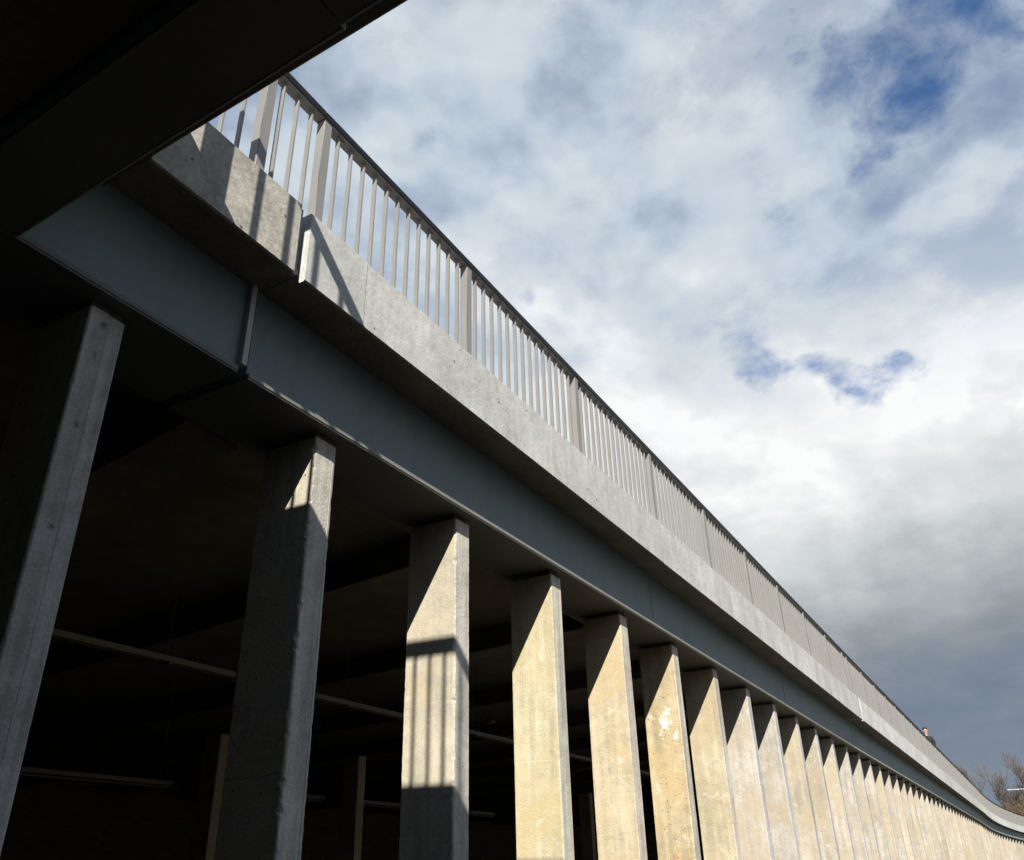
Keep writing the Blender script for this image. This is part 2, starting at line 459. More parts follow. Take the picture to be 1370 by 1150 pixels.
while s < 70:
    L = [2.3, 1.9, 2.6, 1.7][k % 4]
    t = random.uniform(.93, 1.12)
    lab = ('bright pale concrete parapet panel just right of the second open joint' if k == 0 else
           'pale concrete parapet panel below the person at the railing' if s < 26.2 < s+L else
           'far pale concrete parapet panel between the second joint and the person' if s < 26 else
           'distant pale concrete parapet panel toward the bend at the right edge')
    panel(wall, s, s+L-.006, lab, M['fascia'], (t, t*1.01, t*1.03), yp=1.822 + min(.010, .004*k))
    s += L; k += 1
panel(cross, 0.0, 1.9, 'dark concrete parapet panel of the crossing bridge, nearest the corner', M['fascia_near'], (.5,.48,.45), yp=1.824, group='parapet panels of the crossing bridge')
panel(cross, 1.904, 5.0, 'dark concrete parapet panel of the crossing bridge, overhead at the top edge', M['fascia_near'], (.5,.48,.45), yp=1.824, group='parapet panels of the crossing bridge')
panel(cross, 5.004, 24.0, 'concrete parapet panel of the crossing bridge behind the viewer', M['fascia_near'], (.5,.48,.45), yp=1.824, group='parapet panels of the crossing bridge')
# metal strip closing the open parapet joint
o = extrude('joint_strip', wall, [(1.822, ZB+.004), (1.842, ZB+.004), (1.842, ZP-.012), (1.822, ZP-.012)], 1.7155, 1.733, M['joint'])
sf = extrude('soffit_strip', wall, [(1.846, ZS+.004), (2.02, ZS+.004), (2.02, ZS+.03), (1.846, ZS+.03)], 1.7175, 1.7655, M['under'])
sf.parent = o; sf.location = sf.location - o.location
tag(o, 'blue grey metal strip inside the open joint between two parapet panels', 'joint strip')

# ------------------------------------------------------------------ decks and the roof of the undercroft
o = extrude('walkway_deck', wall, [(1.944, 2.064), (6.5, 2.064), (6.5, 2.20), (1.944, 2.20)], -7, 72, M['deckfloor'])
tag(o, 'concrete walkway deck behind the parapet, above the undercroft', 'walkway')
o = extrude('bridge_deck', cross, [(1.944, 2.064), (7.2, 2.064), (7.2, 2.198), (1.944, 2.198)], 0.0, 24, M['deckfloor'])
tag(o, 'deck of the crossing bridge overhead at top left', 'bridge')
# soffit slab of the crossing bridge, lengthened out of view to block sky light
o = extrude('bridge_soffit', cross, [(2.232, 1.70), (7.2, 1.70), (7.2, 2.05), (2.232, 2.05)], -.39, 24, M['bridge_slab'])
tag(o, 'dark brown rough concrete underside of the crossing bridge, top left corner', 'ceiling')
o = extrude('light_blocking_wall', cross, [(4.7, -1.02), (4.9, -1.02), (4.9, 1.695), (4.7, 1.695)], -.03, 24, M['dark'])  # unseen wall added to darken the side of the first pier
tag(o, 'added dark wall under the crossing bridge, out of view, keeping light off the piers', 'wall')
# end piers of the crossing bridge, behind the viewer
for q in range(2):
    b0 = cross(22.5, 2.2+q*1.9, 0)
    bm = bmesh.new(); add_box(bm, -.2, .2, -.4, .4, 0, ZC+1.575*S)
    tag(link('bridge_pier', to_mesh('bridge_pier', bm, M['column']), None, (b0.x, b0.y, 0)), 'square concrete pier carrying the crossing bridge behind the viewer', 'pier', 'bridge end piers')

roof = empty('undercroft_ceiling', Vector((0, 2.42*S, ZC+1.72*S)), 'dark concrete ceiling of the undercroft with slanted ribs, behind the piers', 'ceiling')
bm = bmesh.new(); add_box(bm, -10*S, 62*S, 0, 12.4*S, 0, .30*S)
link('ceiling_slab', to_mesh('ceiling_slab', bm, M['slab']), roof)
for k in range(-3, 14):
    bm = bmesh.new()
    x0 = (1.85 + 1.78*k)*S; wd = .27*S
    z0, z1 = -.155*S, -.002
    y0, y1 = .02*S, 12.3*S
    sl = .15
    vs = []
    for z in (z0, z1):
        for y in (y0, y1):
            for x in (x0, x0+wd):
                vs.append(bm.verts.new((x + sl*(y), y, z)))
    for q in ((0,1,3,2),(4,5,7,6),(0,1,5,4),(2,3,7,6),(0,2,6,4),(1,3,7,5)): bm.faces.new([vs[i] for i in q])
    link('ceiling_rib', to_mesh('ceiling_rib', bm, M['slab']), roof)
bm = bmesh.new(); add_box(bm, -10*S, 62*S, 14.6*S, 14.8*S, 0, ZC+1.7*S)
tag(link('back_wall', to_mesh('back_wall', bm, M['brick'])), 'dark brick wall at the back of the undercroft', 'wall')
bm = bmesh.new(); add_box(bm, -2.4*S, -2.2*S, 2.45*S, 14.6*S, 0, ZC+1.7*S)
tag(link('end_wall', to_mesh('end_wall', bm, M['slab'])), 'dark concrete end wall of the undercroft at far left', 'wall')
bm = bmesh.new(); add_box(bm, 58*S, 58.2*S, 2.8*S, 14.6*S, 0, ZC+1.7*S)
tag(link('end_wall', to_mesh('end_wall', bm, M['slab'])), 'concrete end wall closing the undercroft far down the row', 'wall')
# inner columns and their head beam
for i, xc in enumerate((5.50, 7.40, 9.3, 11.2, 13.1)):
    bm = bmesh.new(); add_box(bm, 0, .125*S, 0, .2*S, .03, ZC+1.20*S, .012)
    labs = ['thin pale inner column seen in the gap between the first two piers', 'brown lit inner column seen just left of the striped pier', 'inner column behind the striped pier', 'inner column deep in the undercroft', 'inner column deep in the undercroft']
    tag(link('inner_column', to_mesh('inner_column', bm, M['column']), None, (xc*S, 6*S, 0)), labs[i], 'column', 'inner columns of the undercroft')
# perforated cable tray hanging along the undercroft
def tray(x0, x1, y, z, label):
    e = empty('cable_tray', (x0*S, y*S, ZC+z*S), label, 'cable tray', 'cable trays hanging in the undercroft')
    L = (x1-x0)*S; w = .10
    bm = bmesh.new()
    n = int(L/.09)
    for r0, r1 in ((0, .022), (.039, .061), (.078, w)):
        add_box(bm, 0, L, r0, r1, 0, .003)
    for i in range(n):
        add_box(bm, i*.09, i*.09+.028, .0225, .0775, .0004, .0026)
    link('perforated_base', to_mesh('perforated_base', bm, M['tray']), e)
    bm = bmesh.new(); add_box(bm, 0, L, -.003, -.0002, 0, .05)
    link('side_rail', to_mesh('side_rail', bm, M['tray']), e)
    bm = bmesh.new(); add_box(bm, 0, L, w+.0002, w+.003, 0, .05)
    link('side_rail', to_mesh('side_rail', bm, M['tray']), e)
    for i in range(int(L/1.4)+1):
        bm = bmesh.new(); x = .3+i*1.4
        if x > L-.05: break
        add_tube(bm, [(x, w/2, .02), (x, w/2, (1.715-z)*S)], [.003, .003], 6)
        add_box(bm, x-.015, x+.015, -.02, w+.02, -.02, -.001)
        link('hanger', to_mesh('hanger', bm, M['tray']), e)
tray(0.5, 3.9, 4.2, 1.185, 'perforated metal cable tray in the dark gap between the first two piers')
tray(3.93, 12.0, 4.2, 1.172, 'perforated metal cable tray running behind the striped pier and the pale yellow one')
bm = bmesh.new()
add_tube(bm, [(0,0,0),(0,0,.03),(0,0,.05),(0,0,.12)], [.07,.08,.03,.012], 14)
tag(link('ceiling_sensor', to_mesh('ceiling_sensor', bm, M['lightbar'], True), None, (7.05*S, 4.2*S, ZC+1.30*S)), 'small pale sensor dome hanging above the cable tray, right of the striped pier', 'sensor')

def batten(x0, x1, y, z, label):
    bm = bmesh.new(); L = (x1-x0)*S
    e = empty('light_batten', (x0*S, y*S, ZC+z*S), label, 'light fitting', 'unlit strip lights in the undercroft')
    add_box(bm, 0, L, 0, .07, .03, .09, .006); link('housing', to_mesh('housing', bm, M['lightbar']), e)
    bm = bmesh.new(); add_tube(bm, [(.03, .035, .012), (L-.03, .035, .012)], [.013, .013], 8); link('lamp_tube', to_mesh('lamp_tube', bm, M['lightbar']), e)
    for x in (.2, L-.2):
        bm = bmesh.new(); add_tube(bm, [(x, .035, .088), (x, .035, (1.715-z)*S)], [.0025, .0025], 6); link('hanger', to_mesh('hanger', bm, M['tray']), e)
for i, (a, b, l) in enumerate(((3.7, 5.28, 'unlit strip light hanging in the gap between the first two piers'),
                               (5.62, 7.2, 'unlit strip light just right of the second pier'),
                               (7.46, 9.0, 'unlit strip light between the brown inner column and the striped pier'),
                               (9.3, 10.6, 'unlit strip light seen right of the striped pier'),
                               (11.1, 12.5, 'unlit strip light seen right of the pale yellow pier'))):
    batten(a, b, 6.25, .755, l)

# ------------------------------------------------------------------ railings
ZR0, ZR1 = 2.877, 2.920
OR = 1.907                     # rail centre line
BW, BT = .0205*S, .0090*S
bm = bmesh.new(); add_box(bm, 0, BT, -BW/2, BW/2, 0, (ZR0-2.2)*S + .004, .0012); ME_BAL = to_mesh('baluster', bm, M['rail'])
bm = bmesh.new(); add_box(bm, 0, .046*S, -.0215*S, .0215*S, 0, (ZR0-2.2)*S + .004, .0025); ME_POST = to_mesh('post', bm, M['rail'])
bm = bmesh.new(); add_tube(bm, [(0,0,.004),(0,0,-.004),(0,0,-.007)], [.014,.014,.009], 12); ME_BOLT = to_mesh('bolt', bm, M['bolt'])
GR = 'metal railing sections along the walkway edge'
def rail_section(path, s0, s1, posts, bals, label, group, detail=True, o_c=OR):
    root = empty('railing_section', path(s0, o_c, 2.2), label, 'railing', group)
    P0 = root.location
    wd = .028
    extrude('bottom_bar', path, [(o_c-wd+.004, ZR0), (o_c+wd-.004, ZR0), (o_c+wd-.004, ZR0+.0035), (o_c-wd+.004, ZR0+.0035)], s0+.002, s1-.002, M['rail'], root)
    extrude('handrail', path, [(o_c-wd, ZR0+.004), (o_c+wd, ZR0+.004), (o_c+wd, ZR1-.006), (o_c+wd-.008, ZR1), (o_c-wd+.008, ZR1), (o_c-wd, ZR1-.006)], s0+.002, s1-.002, M['cap'], root)
    if detail:
        for me, nm, ss in ((ME_POST, 'post', posts), (ME_BAL, 'baluster', bals)):
            for s in ss:
                o = link(nm, me, root, path(s, o_c, 2.2) - P0); o.rotation_euler.z = heading(path, s)
        for s in bals[::4]:
            o = link('bolt', ME_BOLT, root, path(s+.03, o_c, ZR0) - P0)
    else:
        bm = bmesh.new()
        for s in list(bals):
            p = path(s, o_c, 2.2) - P0; a = heading(path, s)
            t = Vector((math.cos(a), math.sin(a), 0)); nrm = Vector((-t.y, t.x, 0))
            h = Vector((0, 0, (ZR0-2.2)*S + .004))
            q = [p - nrm*BW/2, p + nrm*BW/2, p + nrm*BW/2 + t*BT, p - nrm*BW/2 + t*BT]
            lo = [bm.verts.new(v) for v in q]; hi = [bm.verts.new(v+h) for v in q]
            for k in range(4): bm.faces.new((lo[k], lo[(k+1) % 4], hi[(k+1) % 4], hi[k]))
        link('bar_infill', to_mesh('bar_infill', bm, M['rail']), root)
        for s in posts:
            o = link('post', ME_POST, root, path(s, o_c, 2.2) - P0); o.rotation_euler.z = heading(path, s)
    return root
PB = 1.853; pt = .0868; bay = 15*pt
# corner bay, then the bays between posts
rail_section(wall, 1.03, PB-.002, [1.532], [1.532 - .0815*(k+1) for k in range(5)] + [1.532+.046-.006+.0815*(k+1)-.03 for k in range(3)],
             'short railing section at the corner, partly hidden by the crossing bridge', GR)
s = PB; i = 0
labs = ['railing section just right of the open joint, first long bay in view', 'second long railing bay, its bars open to the sky', 'third long railing bay, above the pale parapet middle run']
while s < 66:
    nb = 13 if i == 0 else (14 if i == 8 else 15)
    if i == 9: nb = 4
    e_ = s + nb*pt
    lab = (labs[i] if i < 3 else 'very short railing bay at the second open joint, between two close posts' if i == 9 else
           ORD[i] + ' railing bay from the open joint, counted to the right' if i < 12 else
           'railing bay right beside the person in the dark jacket' if s < 26.0 < e_ else
           'far railing bay between the second joint and the person' if s < 26 else 'distant railing bay toward the bend at the right edge')
    rail_section(wall, s, e_, [s], [s+.046/2-.004 + pt*(k+1) for k in range(nb-1)], lab, GR, detail=(i < 14))
    s = e_; i += 1
# crossing bridge railing (its shadow falls on the walkway)
def cs(y): return 2.02 - y
bals = [cs(1.55 - .081*k) for k in range(15)]
GC = 'railing sections of the crossing bridge'
rail_section(cross, .085, cs(1.675), [.10], [cs(1.76)], 'short corner railing section on the crossing bridge', GC)
rail_section(cross, cs(1.673), cs(.36), [cs(1.673)], bals, 'railing bay on the crossing bridge nearest the corner', GC)
y = .358
while y > -7.5:
    rail_section(cross, cs(y), cs(y-bay+.002), [cs(y)], [cs(y-.023-.0868*(k+1)) for k in range(14)], 'railing bay on the crossing bridge above the viewer', GC)
    y -= bay

# ------------------------------------------------------------------ person at the railing
def skin_body(name, nodes, edges, mat, sub=2, parent=None):
    me = bpy.data.meshes.new(name)
    me.from_pydata([n[0] for n in nodes], edges, [])
    o = bpy.data.objects.new(name, me); col.objects.link(o)
    md = o.modifiers.new('skin', 'SKIN')
    for i, n in enumerate(nodes):
        r = n[1]; r = r if isinstance(r, tuple) else (r, r)
        me.skin_vertices[0].data[i].radius = r
    me.skin_vertices[0].data[0].use_root = True
    md.use_smooth_shade = True
    sd = o.modifiers.new('sub', 'SUBSURF'); sd.levels = sub; sd.render_levels = sub
    dg = bpy.context.evaluated_depsgraph_get()
    me2 = bpy.data.meshes.new_from_object(o.evaluated_get(dg))
    bpy.data.objects.remove(o); bpy.data.meshes.remove(me)
    me2.materials.clear(); me2.materials.append(mat)
    for f in me2.polygons: f.use_smooth = True
    return link(name, me2, parent)
pp = wall(26.55, 2.045, 2.2)
per = empty('person', pp, 'person in a dark jacket standing behind the far railing, face turned to the sun', 'person')
per.scale = (1.03, 1.03, 1.03); per.rotation_euler.z = R(-70)          # local -Y is the way the person faces
V = lambda x, y, z: (x, y, z)
# body (skin): hips, torso, neck, head, arms with hands, legs
nodes = [(V(0,.06,.92),(.13,.10)),(V(0,.05,1.12),(.125,.095)),(V(0,.02,1.32),(.15,.10)),(V(0,0,1.42),(.09,.07)),(V(0,-.025,1.50),.052),(V(0,-.05,1.57),.062),(V(0,-.055,1.66),(.080,.092)),(V(0,-.05,1.73),(.062,.075)),
 (V(.17,.0,1.38),.055),(V(.25,-.02,1.14),.045),(V(.16,-.14,1.10),.036),(V(.10,-.20,1.15),.026),(V(.09,-.235,1.16),.030),
 (V(-.17,.0,1.38),.055),(V(-.25,-.02,1.14),.045),(V(-.16,-.14,1.10),.036),(V(-.10,-.20,1.15),.026),(V(-.09,-.235,1.16),.030),
 (V(.10,.06,.82),.085),(V(.11,.03,.48),.058),(V(.11,.06,.10),.042),(V(.115,-.08,.04),.036),
 (V(-.10,.06,.82),.085),(V(-.11,.03,.48),.058),(V(-.11,.06,.10),.042),(V(-.115,-.08,.04),.036)]
edges = [(0,1),(1,2),(2,3),(3,4),(4,5),(5,6),(6,7),(2,8),(8,9),(9,10),(10,11),(11,12),(2,13),(13,14),(14,15),(15,16),(16,17),(0,18),(18,19),(19,20),(20,21),(0,22),(22,23),(23,24),(24,25)]
skin_body('body', nodes, edges, M['skin'], 2, per)
jn = [(V(0,.06,.88),(.165,.13)),(V(0,.05,1.12),(.155,.125)),(V(0,.02,1.33),(.175,.125)),(V(0,-.002,1.45),(.095,.085)),(V(0,-.012,1.485),(.07,.066)),
      (V(.185,.0,1.38),.082),(V(.262,-.02,1.14),.066),(V(.16,-.14,1.10),.054),(V(.112,-.19,1.145),.044),
      (V(-.185,.0,1.38),.082),(V(-.262,-.02,1.14),.066),(V(-.16,-.14,1.10),.054),(V(-.112,-.19,1.145),.044)]
je = [(0,1),(1,2),(2,3),(3,4),(2,5),(5,6),(6,7),(7,8),(2,9),(9,10),(10,11),(11,12)]
skin_body('jacket', jn, je, M['jacket'], 2, per)
tn = [(V(0,.06,.90),(.15,.12)),(V(.10,.06,.80),.10),(V(.11,.03,.48),.075),(V(.11,.06,.09),.062),(V(-.10,.06,.80),.10),(V(-.11,.03,.48),.075),(V(-.11,.06,.09),.062)]
skin_body('trousers', tn, [(0,1),(1,2),(2,3),(0,4),(4,5),(5,6)], M['trousers'], 2, per)
for sx in (.112, -.112):
    skin_body('shoe', [(V(sx,.09,.05),.05),(V(sx,-.02,.045),.048),(V(sx,-.13,.035),.035)], [(0,1),(1,2)], M['shoe'], 2, per)
bm = bmesh.new()
bmesh.ops.create_uvsphere(bm, u_segments=20, v_segments=14, radius=.105, matrix=Matrix.Translation((0,-.028,1.70)) @ Matrix.Diagonal((.86,1.0,.92,1)))
bmesh.ops.delete(bm, geom=[v for v in bm.verts if v.co.y < -.075 and v.co.z < 1.755 or v.co.z < 1.62 - .0*(v.co.y)], context='VERTS')
link('hair', to_mesh('hair', bm, M['hair'], True), per)
# face: nose, ears, eyes, mouth
bm = bmesh.new(); add_tube(bm, [(0,-.128,1.685),(0,-.150,1.650),(0,-.142,1.640)], [.010,.014,.010], 8); link('nose', to_mesh('nose', bm, M['skin'], True), per)
for sx in (-1, 1):
    bm = bmesh.new(); bmesh.ops.create_uvsphere(bm, u_segments=10, v_segments=8, radius=.03, matrix=Matrix.Translation((sx*.083,-.045,1.655)) @ Matrix.Diagonal((.35,.7,1.1,1)))
    link('ear', to_mesh('ear', bm, M['skin'], True), per)
    bm = bmesh.new(); bmesh.ops.create_uvsphere(bm, u_segments=8, v_segments=6, radius=.011, matrix=Matrix.Translation((sx*.030,-.132,1.682)))
    link('eye', to_mesh('eye', bm, M['hair'], True), per)
bm = bmesh.new(); bmesh.ops.create_uvsphere(bm, u_segments=8, v_segments=6, radius=.02, matrix=Matrix.Translation((0,-.128,1.607)) @ Matrix.Diagonal((1,.5,.3,1)))
link('mouth', to_mesh('mouth', bm, M['skin'], True), per)

# ------------------------------------------------------------------ bare trees beyond the bend
def bare_tree(loc, h, seed, label, spread=.5, dense=1.0, twig=None, levels=5, trunk_r=None, up=.25):
    rnd = random.Random(seed)
    root = empty('bare_tree', loc, label, 'tree', 'bare winter trees beyond the walkway')
    bt, bw = bmesh.new(), bmesh.new()
    def grow(p, d, L, r, lv):
        n = 4 if lv > 1 else 3
        pts = [p]; rad = [r]; q = p.copy(); dd = d.copy()
        for i in range(n):
            dd = (dd + Vector((rnd.uniform(-1,1), rnd.uniform(-1,1), rnd.uniform(-.6,1)))*.16 + Vector((0,0,up*.12))).normalized()
            q = q + dd*L/n; pts.append(q.copy()); rad.append(max(.012, r*(1-.5*(i+1)/n)))
        tgt = bw if lv <= 1 else bt
        add_tube(tgt, pts, rad, 3 if lv <= 1 else (4 if lv <= 2 else 7), 0, caps=False)
        if lv == 0: return
        k = int((3 if lv > 2 else 4)*dense + rnd.random()) + 1
        for j in range(k):
            t = rnd.uniform(.35, 1.0) if j else 1.0
            ii = min(n-1, int(t*n)); fr = t*n - ii
            bp = pts[ii].lerp(pts[ii+1], fr)
            ax = Vector((rnd.uniform(-1,1), rnd.uniform(-1,1), rnd.uniform(-.2,.5))).normalized()
            nd = (dd*(1-spread) + ax*spread + Vector((0,0,up))).normalized()
            grow(bp, nd, L*rnd.uniform(.55,.8), rad[ii]*rnd.uniform(.5,.7), lv-1)
    tr = trunk_r or h*.017
    grow(Vector((0,0,-.2)), Vector((0,0,1)), h*.36, tr, levels)
    k = h / max(v.co.z for b in (bt, bw) for v in b.verts)
    for b in (bt, bw):
        for v in b.verts: v.co.z *= k; v.co.x *= max(k, .75); v.co.y *= max(k, .75)
    link('trunk', to_mesh('trunk', bt, M['bark'], True), root)
    link('crown', to_mesh('crown', bw, twig or M['twig']), root)
    return root
# the directions in which the trees stand, from the viewer
CAM = Vector((0, 0, ZC))
pitch, roll, yaw, FPX = .490979824, -.0264389968, 1.06760762, 1129.19778
cf = Vector((math.sin(yaw)*math.cos(pitch), math.cos(yaw)*math.cos(pitch), math.sin(pitch)))
cr0 = Vector((math.cos(yaw), -math.sin(yaw), 0)); cu0 = cr0.cross(cf)
cr_ = cr0*math.cos(roll) + cu0*math.sin(roll); cu_ = cu0*math.cos(roll) - cr0*math.sin(roll)
def bearing(deg_from_x, dist):    # ground point at a compass angle from the walkway direction
    a = R(deg_from_x); return Vector((math.cos(a)*dist, math.sin(a)*dist, 0))
BT_ = [  # angle, distance, height, label, levels, density, spread, twig
 (1.25, 112, 12.9, 'tallest bare tree at the right edge, its spreading branches against the sky', 5, 1.0, .52, 'twig', 4),
 (2.3, 124, 9.2, 'dense bare brown tree left of the tallest one, rising above the far railing', 5, 1.5, .55, 'twig', 11),
 (1.75, 120, 9.3, 'bushy ochre bare tree at the left foot of the tallest one', 5, 1.7, .6, 'twig_ochre', 5),
 (.30, 104, 8.0, 'low ochre bare tree at the right edge under the lamp arm', 5, 1.7, .6, 'twig_ochre', 8),
 (1.1, 100, 7.6, 'low dense ochre bare tree in front of the tallest one', 5, 1.7, .6, 'twig_ochre', 14),
 (2.9, 140, 9.7, 'small bare tree farther left, only its top above the far railing', 5, 1.5, .55, 'twig', 21),
 (3.5, 118, 13.4, 'bare treetop poking up alone above the railing right of the person', 5, .9, .26, 'twig', 31),
 (-.2, 118, 11.0, 'bare tree cut off by the right edge of the view', 5, 1.5, .5, 'twig', 33),
]
for a, dist, h, lab, lv, dn, sp, tw, sd in BT_:
    bare_tree(bearing(a, dist), h, sd, lab, sp, dn, M[tw], lv)

# street lamp with a white arm among the trees
lp = bearing(-.1, 108)
lm = empty('street_lamp', lp, 'white street lamp arm reaching across the tallest bare tree', 'street lamp')
lm.rotation_euler.z = R(90)
LH = 8.7
bm = bmesh.new(); add_tube(bm, [(0,0,0),(0,0,LH+.1)], [.09,.05], 10); link('pole', to_mesh('pole', bm, M['lamp'], True), lm)
bm = bmesh.new(); add_tube(bm, [(0,0,LH+.05),(1.0,0,LH+.07)], [.05,.045], 8); link('arm', to_mesh('arm', bm, M['lamp'], True), lm)
bm = bmesh.new(); add_box(bm, 1.0, 2.1, -.16, .16, LH+.01, LH+.12, .03); link('lamp_head', to_mesh('lamp_head', bm, M['lamp']), lm)

# ------------------------------------------------------------------ sky
SUN = Vector((-1, -.5235, .89)).normalized()
elev = math.asin(SUN.z); rot = math.atan2(SUN.x, SUN.y)
world = bpy.data.worlds.new('World'); sc.world = world; world.use_nodes = True
nt = NT(world.node_tree); world.node_tree.nodes.clear()
tc = nt.new('ShaderNodeTexCoord'); dirv = nt.vmath('NORMALIZE', tc.outputs['Generated'])
sky = nt.new('ShaderNodeTexSky', sky_type='NISHITA'); sky.sun_disc = False
sky.sun_elevation = elev; sky.sun_rotation = rot
sky.air_density = 1.0; sky.dust_density = .3; sky.ozone_density = 2.5
L_PTS = [(0.5435,0.3297,0.7720,0.8),(0.4767,0.4017,0.7819,0.6),(0.5522,0.4137,0.7238,0.52),(0.4493,0.4209,0.7880,0.62),(0.5912,0.2440,0.7688,0.56),(0.6429,0.3312,0.6907,0.6),(0.6364,0.3873,0.6671,0.64),(0.5971,0.1659,0.7848,0.46),(0.6788,0.1353,0.7218,0.66),(0.6877,0.0800,0.7215,0.82),(0.7222,0.0461,0.6901,0.74),(0.7531,0.1718,0.6351,0.62),(0.7331,0.2359,0.6379,0.52),(0.8058,0.1271,0.5783,0.72),(0.7855,0.1887,0.5895,0.68),(0.7973,0.0472,0.6017,0.46),(0.6611,0.0059,0.7503,0.36),(0.7167,-0.0103,0.6973,0.42),(0.7366,-0.1145,0.6666,0.5),(0.8232,-0.0887,0.5608,0.64),(0.7614,-0.1440,0.6321,0.48),(0.7632,-0.0717,0.6421,0.56),(0.8239,-0.0327,0.5657,0.7),(0.7471,0.3732,0.5501,0.74),(0.7935,0.2995,0.5298,0.92),(0.8543,0.2279,0.4672,0.9),(0.8665,0.1606,0.4727,0.94),(0.8209,0.0917,0.5637,0.62),(0.8972,0.0352,0.4402,1.14),(0.8965,0.0831,0.4352,1.02),(0.8924,-0.0129,0.4510,0.95),(0.8485,0.0849,0.5223,0.62),(0.8566,0.0362,0.5146,0.72),(0.8980,-0.0790,0.4329,0.88),(0.8637,-0.0703,0.4992,0.68),(0.9184,-0.0330,0.3942,0.72),(0.9236,0.1357,0.3586,0.8),(0.9281,0.0554,0.3682,0.82),(0.9487,-0.0181,0.3157,0.55),(0.9566,0.0627,0.2848,0.5),(0.9025,0.2310,0.3636,0.7),(0.8475,0.2925,0.4430,0.74),(0.9703,-0.0282,0.2401,0.4),(0.9574,0.1211,0.2622,0.46),(0.9710,0.0390,0.2358,0.36),(0.9827,-0.0130,0.1848,0.2),(0.9829,0.0249,0.1824,0.12),(0.9856,0.0747,0.1516,0.08),(0.9894,0.0079,0.1448,0.08),(0.9780,0.0868,0.1895,0.17),(0.9944,0.0188,0.1043,0.3),(0.9936,0.0531,0.1002,0.28)]
B_PTS = [(0.6748,-0.0941,0.7320,1,0.028),(0.6947,-0.0789,0.7150,0.9,0.026),(0.7151,-0.0545,0.6969,0.7,0.024),(0.7426,-0.0262,0.6692,0.5,0.022),(0.7605,-0.0026,0.6493,0.55,0.02),(0.7047,-0.0164,0.7093,0.35,0.025),(0.6375,0.0158,0.7703,0.4,0.035),(0.6647,0.0540,0.7451,0.25,0.03),(0.6777,-0.1361,0.7226,0.55,0.035),(0.6961,-0.1612,0.6996,0.4,0.03),(0.7229,-0.1593,0.6723,0.3,0.035),(0.7369,-0.0914,0.6698,0.3,0.03),(0.6705,-0.0055,0.7419,0.3,0.04),(0.8777,-0.0026,0.4793,0.75,0.013),(0.8795,0.0173,0.4755,0.95,0.014),(0.8824,0.0439,0.4685,1,0.016),(0.8713,0.0642,0.4866,0.8,0.015),(0.8635,0.0872,0.4968,0.5,0.012),(0.8613,0.1352,0.4897,0.55,0.013),(0.8468,0.1492,0.5105,0.4,0.016),(0.8307,0.1627,0.5325,0.36,0.022),(0.8100,0.1927,0.5538,0.25,0.02),(0.8616,0.1135,0.4947,0.3,0.012),(0.5465,0.4099,0.7303,0.5,0.018),(0.5799,0.3869,0.7169,0.4,0.018),(0.7134,0.3703,0.5949,0.7,0.012),(0.7642,0.0811,0.6399,0.4,0.022),(0.7921,0.0859,0.6043,0.3,0.018),(0.7033,-0.0214,0.7105,0.3,0.03),(0.7955,0.1306,0.5917,0.25,0.02),(0.6067,0.1022,0.7883,0.25,0.03),(0.7007,0.3054,0.6448,0.18,0.03),(-.3,-.2,.9,.8,.12),(.2,-.7,.65,.8,.12),(-.6,.5,.6,.7,.1)]
wn = nt.noise(dirv, 3.2, 6, .62, col=True)
wn2 = nt.noise(dirv, 9.0, 5, .6, col=True)
wv = nt.vmath('ADD', nt.vmath('SCALE', nt.vmath('SUBTRACT', wn, (.5,.5,.5)), .20), nt.vmath('SCALE', nt.vmath('SUBTRACT', wn2, (.5,.5,.5)), .10))
wd_ = nt.vmath('NORMALIZE', nt.vmath('ADD', dirv, wv))
bl = nt.vmath('ADD', nt.vmath('SCALE', nt.vmath('SUBTRACT', wn2, (.5,.5,.5)), .055), nt.vmath('SCALE', nt.vmath('SUBTRACT', wn, (.5,.5,.5)), .05))
bd_ = nt.vmath('NORMALIZE', nt.vmath('ADD', dirv, bl))
num = den = None
kk = 1/(.062**2)
num, den = .002*.34, .002
for x, y, z, l in L_PTS:
    d = nt.vmath('DOT_PRODUCT', wd_, (x, y, z), 1)
    w_ = nt.math('EXPONENT', nt.math('MULTIPLY_ADD', d, kk, -kk))
    num = nt.math('MULTIPLY_ADD', w_, l, num); den = nt.math('ADD', w_, den)
lum = nt.math('DIVIDE', num, den)
blue = 0.0
for x, y, z, a, sg in B_PTS:
    k2 = 1/(sg*sg)
    d = nt.vmath('DOT_PRODUCT', bd_, (x, y, z), 1)
    w_ = nt.math('EXPONENT', nt.math('MULTIPLY_ADD', d, k2, -k2))
    blue = nt.math('MULTIPLY_ADD', w_, a*.72, blue)
# cloud billows, finer toward the horizon because the layer is seen more obliquely
sx = nt.new('ShaderNodeSeparateXYZ'); nt.l.new(dirv, sx.inputs[0])
zz = nt.math('ADD', nt.math('MAXIMUM', sx.outputs[2], 0.0), .22)
cb = nt.new('ShaderNodeCombineXYZ')
nt.l.new(nt.math('DIVIDE', sx.outputs[0], zz), cb.inputs[0]); nt.l.new(nt.math('DIVIDE', sx.outputs[1], zz), cb.inputs[1])
b1 = nt.noise(cb.outputs[0], 2.6, 8, .58, dist=.5)
b2 = nt.noise(cb.outputs[0], 8.0, 7, .6, dist=.3)
bil = nt.math('ADD', nt.math('MULTIPLY', nt.math('SUBTRACT', b1, .5), .75), nt.math('MULTIPLY', nt.math('SUBTRACT', b2, .5), .34))
amp = nt.mapr(sx.outputs[2], .10, .34, .22, 1.0)
lum = nt.math('ADD', lum, nt.math('MULTIPLY', nt.math('MULTIPLY', bil, .55), amp))
RELIEF = .62
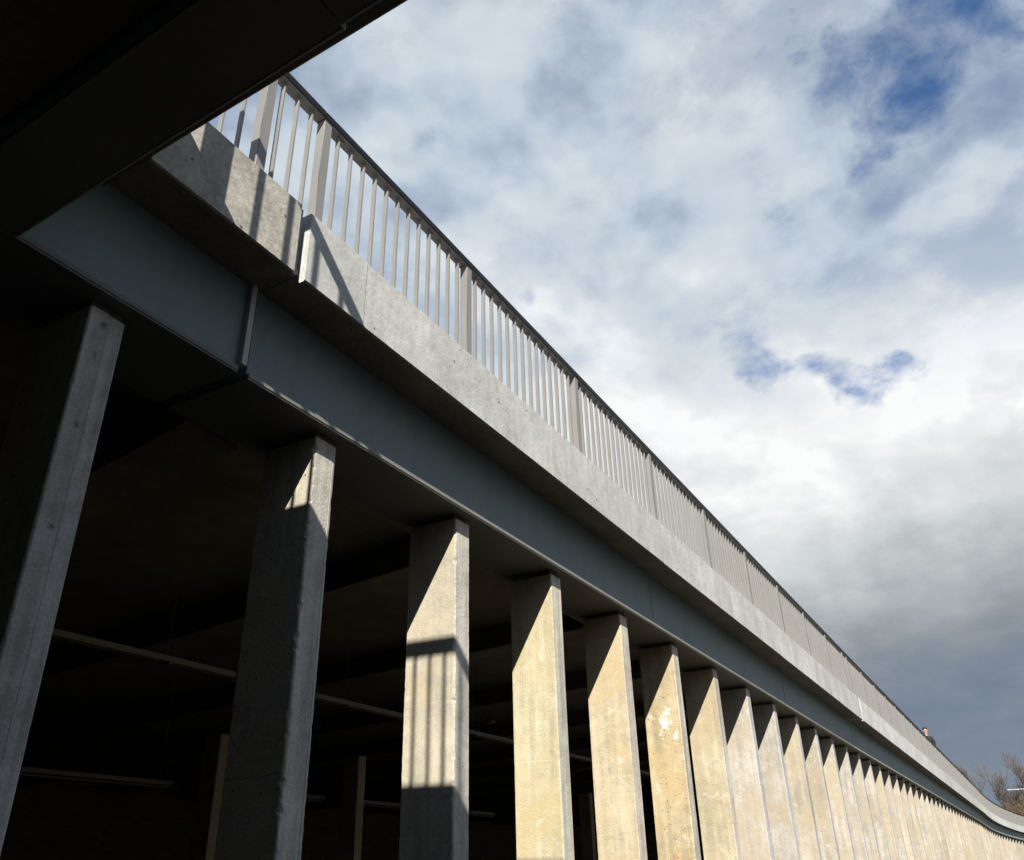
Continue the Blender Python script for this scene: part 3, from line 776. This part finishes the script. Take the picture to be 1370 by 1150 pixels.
# cloud relief: sides of the billows turned to the sun are brighter
def puff(off):
    pv = nt.vmath('ADD', cb.outputs[0], (off*-.887, off*-.465, 0))
    wob = nt.noise(pv, 4.0, 4, .6, col=True)
    pv2 = nt.vmath('ADD', pv, nt.vmath('SCALE', nt.vmath('SUBTRACT', wob, (.5,.5,.5)), .16))
    vo = nt.new('ShaderNodeTexVoronoi', feature='F1', voronoi_dimensions='2D'); nt.l.new(pv2, vo.inputs['Vector'])
    vo.inputs['Scale'].default_value = 2.1; vo.inputs['Detail'].default_value = 3; vo.inputs['Roughness'].default_value = .55
    vo.inputs['Lacunarity'].default_value = 2.3
    n = nt.noise(pv, 2.0, 6, .55)
    return nt.math('SUBTRACT', nt.math('MULTIPLY', n, 1.3), nt.math('MULTIPLY', vo.outputs['Distance'], .55))
rel = nt.math('SUBTRACT', puff(-.05), puff(.05))
lum = nt.math('ADD', lum, nt.math('MULTIPLY', nt.math('MAXIMUM', nt.math('MULTIPLY', rel, RELIEF), nt.math('MULTIPLY', rel, RELIEF*.55)), nt.mapr(sx.outputs[2], .22, .46, .12, 1.0)))
b3 = nt.noise(cb.outputs[0], 15, 8, .68, dist=.3)
bf = nt.math('ADD', nt.math('MINIMUM', blue, .66), nt.math('MULTIPLY', nt.math('SUBTRACT', b2, .5), 1.7))
bf = nt.math('ADD', bf, nt.math('MULTIPLY', nt.math('SUBTRACT', b3, .5), 1.0))
cov = nt.math('MULTIPLY', nt.mapr(bf, .06, 1.08), nt.mapr(blue, .03, .30))
thin = nt.mapr(nt.math('ADD', nt.math('MULTIPLY', b1, .6), nt.math('MULTIPLY', b2, .4)), .46, .62)   # thin places where blue glows through
cov = nt.math('MAXIMUM', cov, nt.math('MULTIPLY', nt.math('MULTIPLY', thin, .42), nt.mapr(sx.outputs[2], .42, .58)))
gapb = nt.math('MULTIPLY', nt.mapr(lum, .60, .36), nt.mapr(sx.outputs[2], .50, .64))   # between the upper clouds the blue shows
cov = nt.math('MAXIMUM', cov, nt.math('MULTIPLY', gapb, .55))
lum = nt.math('ADD', lum, nt.math('MULTIPLY', nt.math('SUBTRACT', amp, .5), .11))
cw = nt.ramp(lum, [(0.0,(.100,.138,.208)),(.12,(.150,.200,.285)),(.30,(.295,.325,.35)),(.45,(.43,.455,.475)),(.60,(.57,.60,.62)),(.78,(.71,.735,.75)),(1.0,(.94,.945,.945))])
cc = nt.ramp(lum, [(0.0,(.100,.130,.190)),(.12,(.145,.190,.268)),(.30,(.275,.325,.385)),(.45,(.41,.475,.56)),(.60,(.52,.60,.69)),(.78,(.68,.735,.775)),(1.0,(.92,.94,.95))])
cc = nt.mix(nt.mapr(sx.outputs[2], .40, .60), cw, cc)     # the low cloud is a plainer grey
bg_c = nt.new('ShaderNodeBackground'); nt.l.new(cc, bg_c.inputs[0]); bg_c.inputs[1].default_value = .60
bg_s = nt.new('ShaderNodeBackground')
skc = nt.mix(1.0, sky.outputs[0], (.62, .82, 1.0), 'MULTIPLY')
nt.l.new(skc, bg_s.inputs[0]); bg_s.inputs[1].default_value = .085
mx = nt.new('ShaderNodeMixShader'); nt.l.new(cov, mx.inputs[0]); nt.l.new(bg_c.outputs[0], mx.inputs[1]); nt.l.new(bg_s.outputs[0], mx.inputs[2])
out = nt.new('ShaderNodeOutputWorld'); nt.l.new(mx.outputs[0], out.inputs[0])

sun = bpy.data.lights.new('sun', 'SUN'); sun.energy = 5.0; sun.angle = R(.5); sun.color = (1, .94, .83)
so = bpy.data.objects.new('sun', sun); col.objects.link(so)
so.rotation_euler = (-SUN).to_track_quat('-Z', 'Y').to_euler(); so.location = SUN*60

# ------------------------------------------------------------------ camera
cam = bpy.data.cameras.new('camera'); co = bpy.data.objects.new('camera', cam); col.objects.link(co)
cam.sensor_fit = 'HORIZONTAL'; cam.sensor_width = 36; cam.lens = 36*FPX/1370
cam.clip_start = .05; cam.clip_end = 4000
m = Matrix((cr_, cu_, -cf)).transposed().to_4x4(); m.translation = CAM
co.matrix_world = m
sc.camera = co

sc.view_settings.view_transform = 'Standard'; sc.view_settings.look = 'None'
sc.view_settings.exposure = .78; sc.view_settings.gamma = 1
sc.cycles.max_bounces = 8; sc.cycles.diffuse_bounces = 3
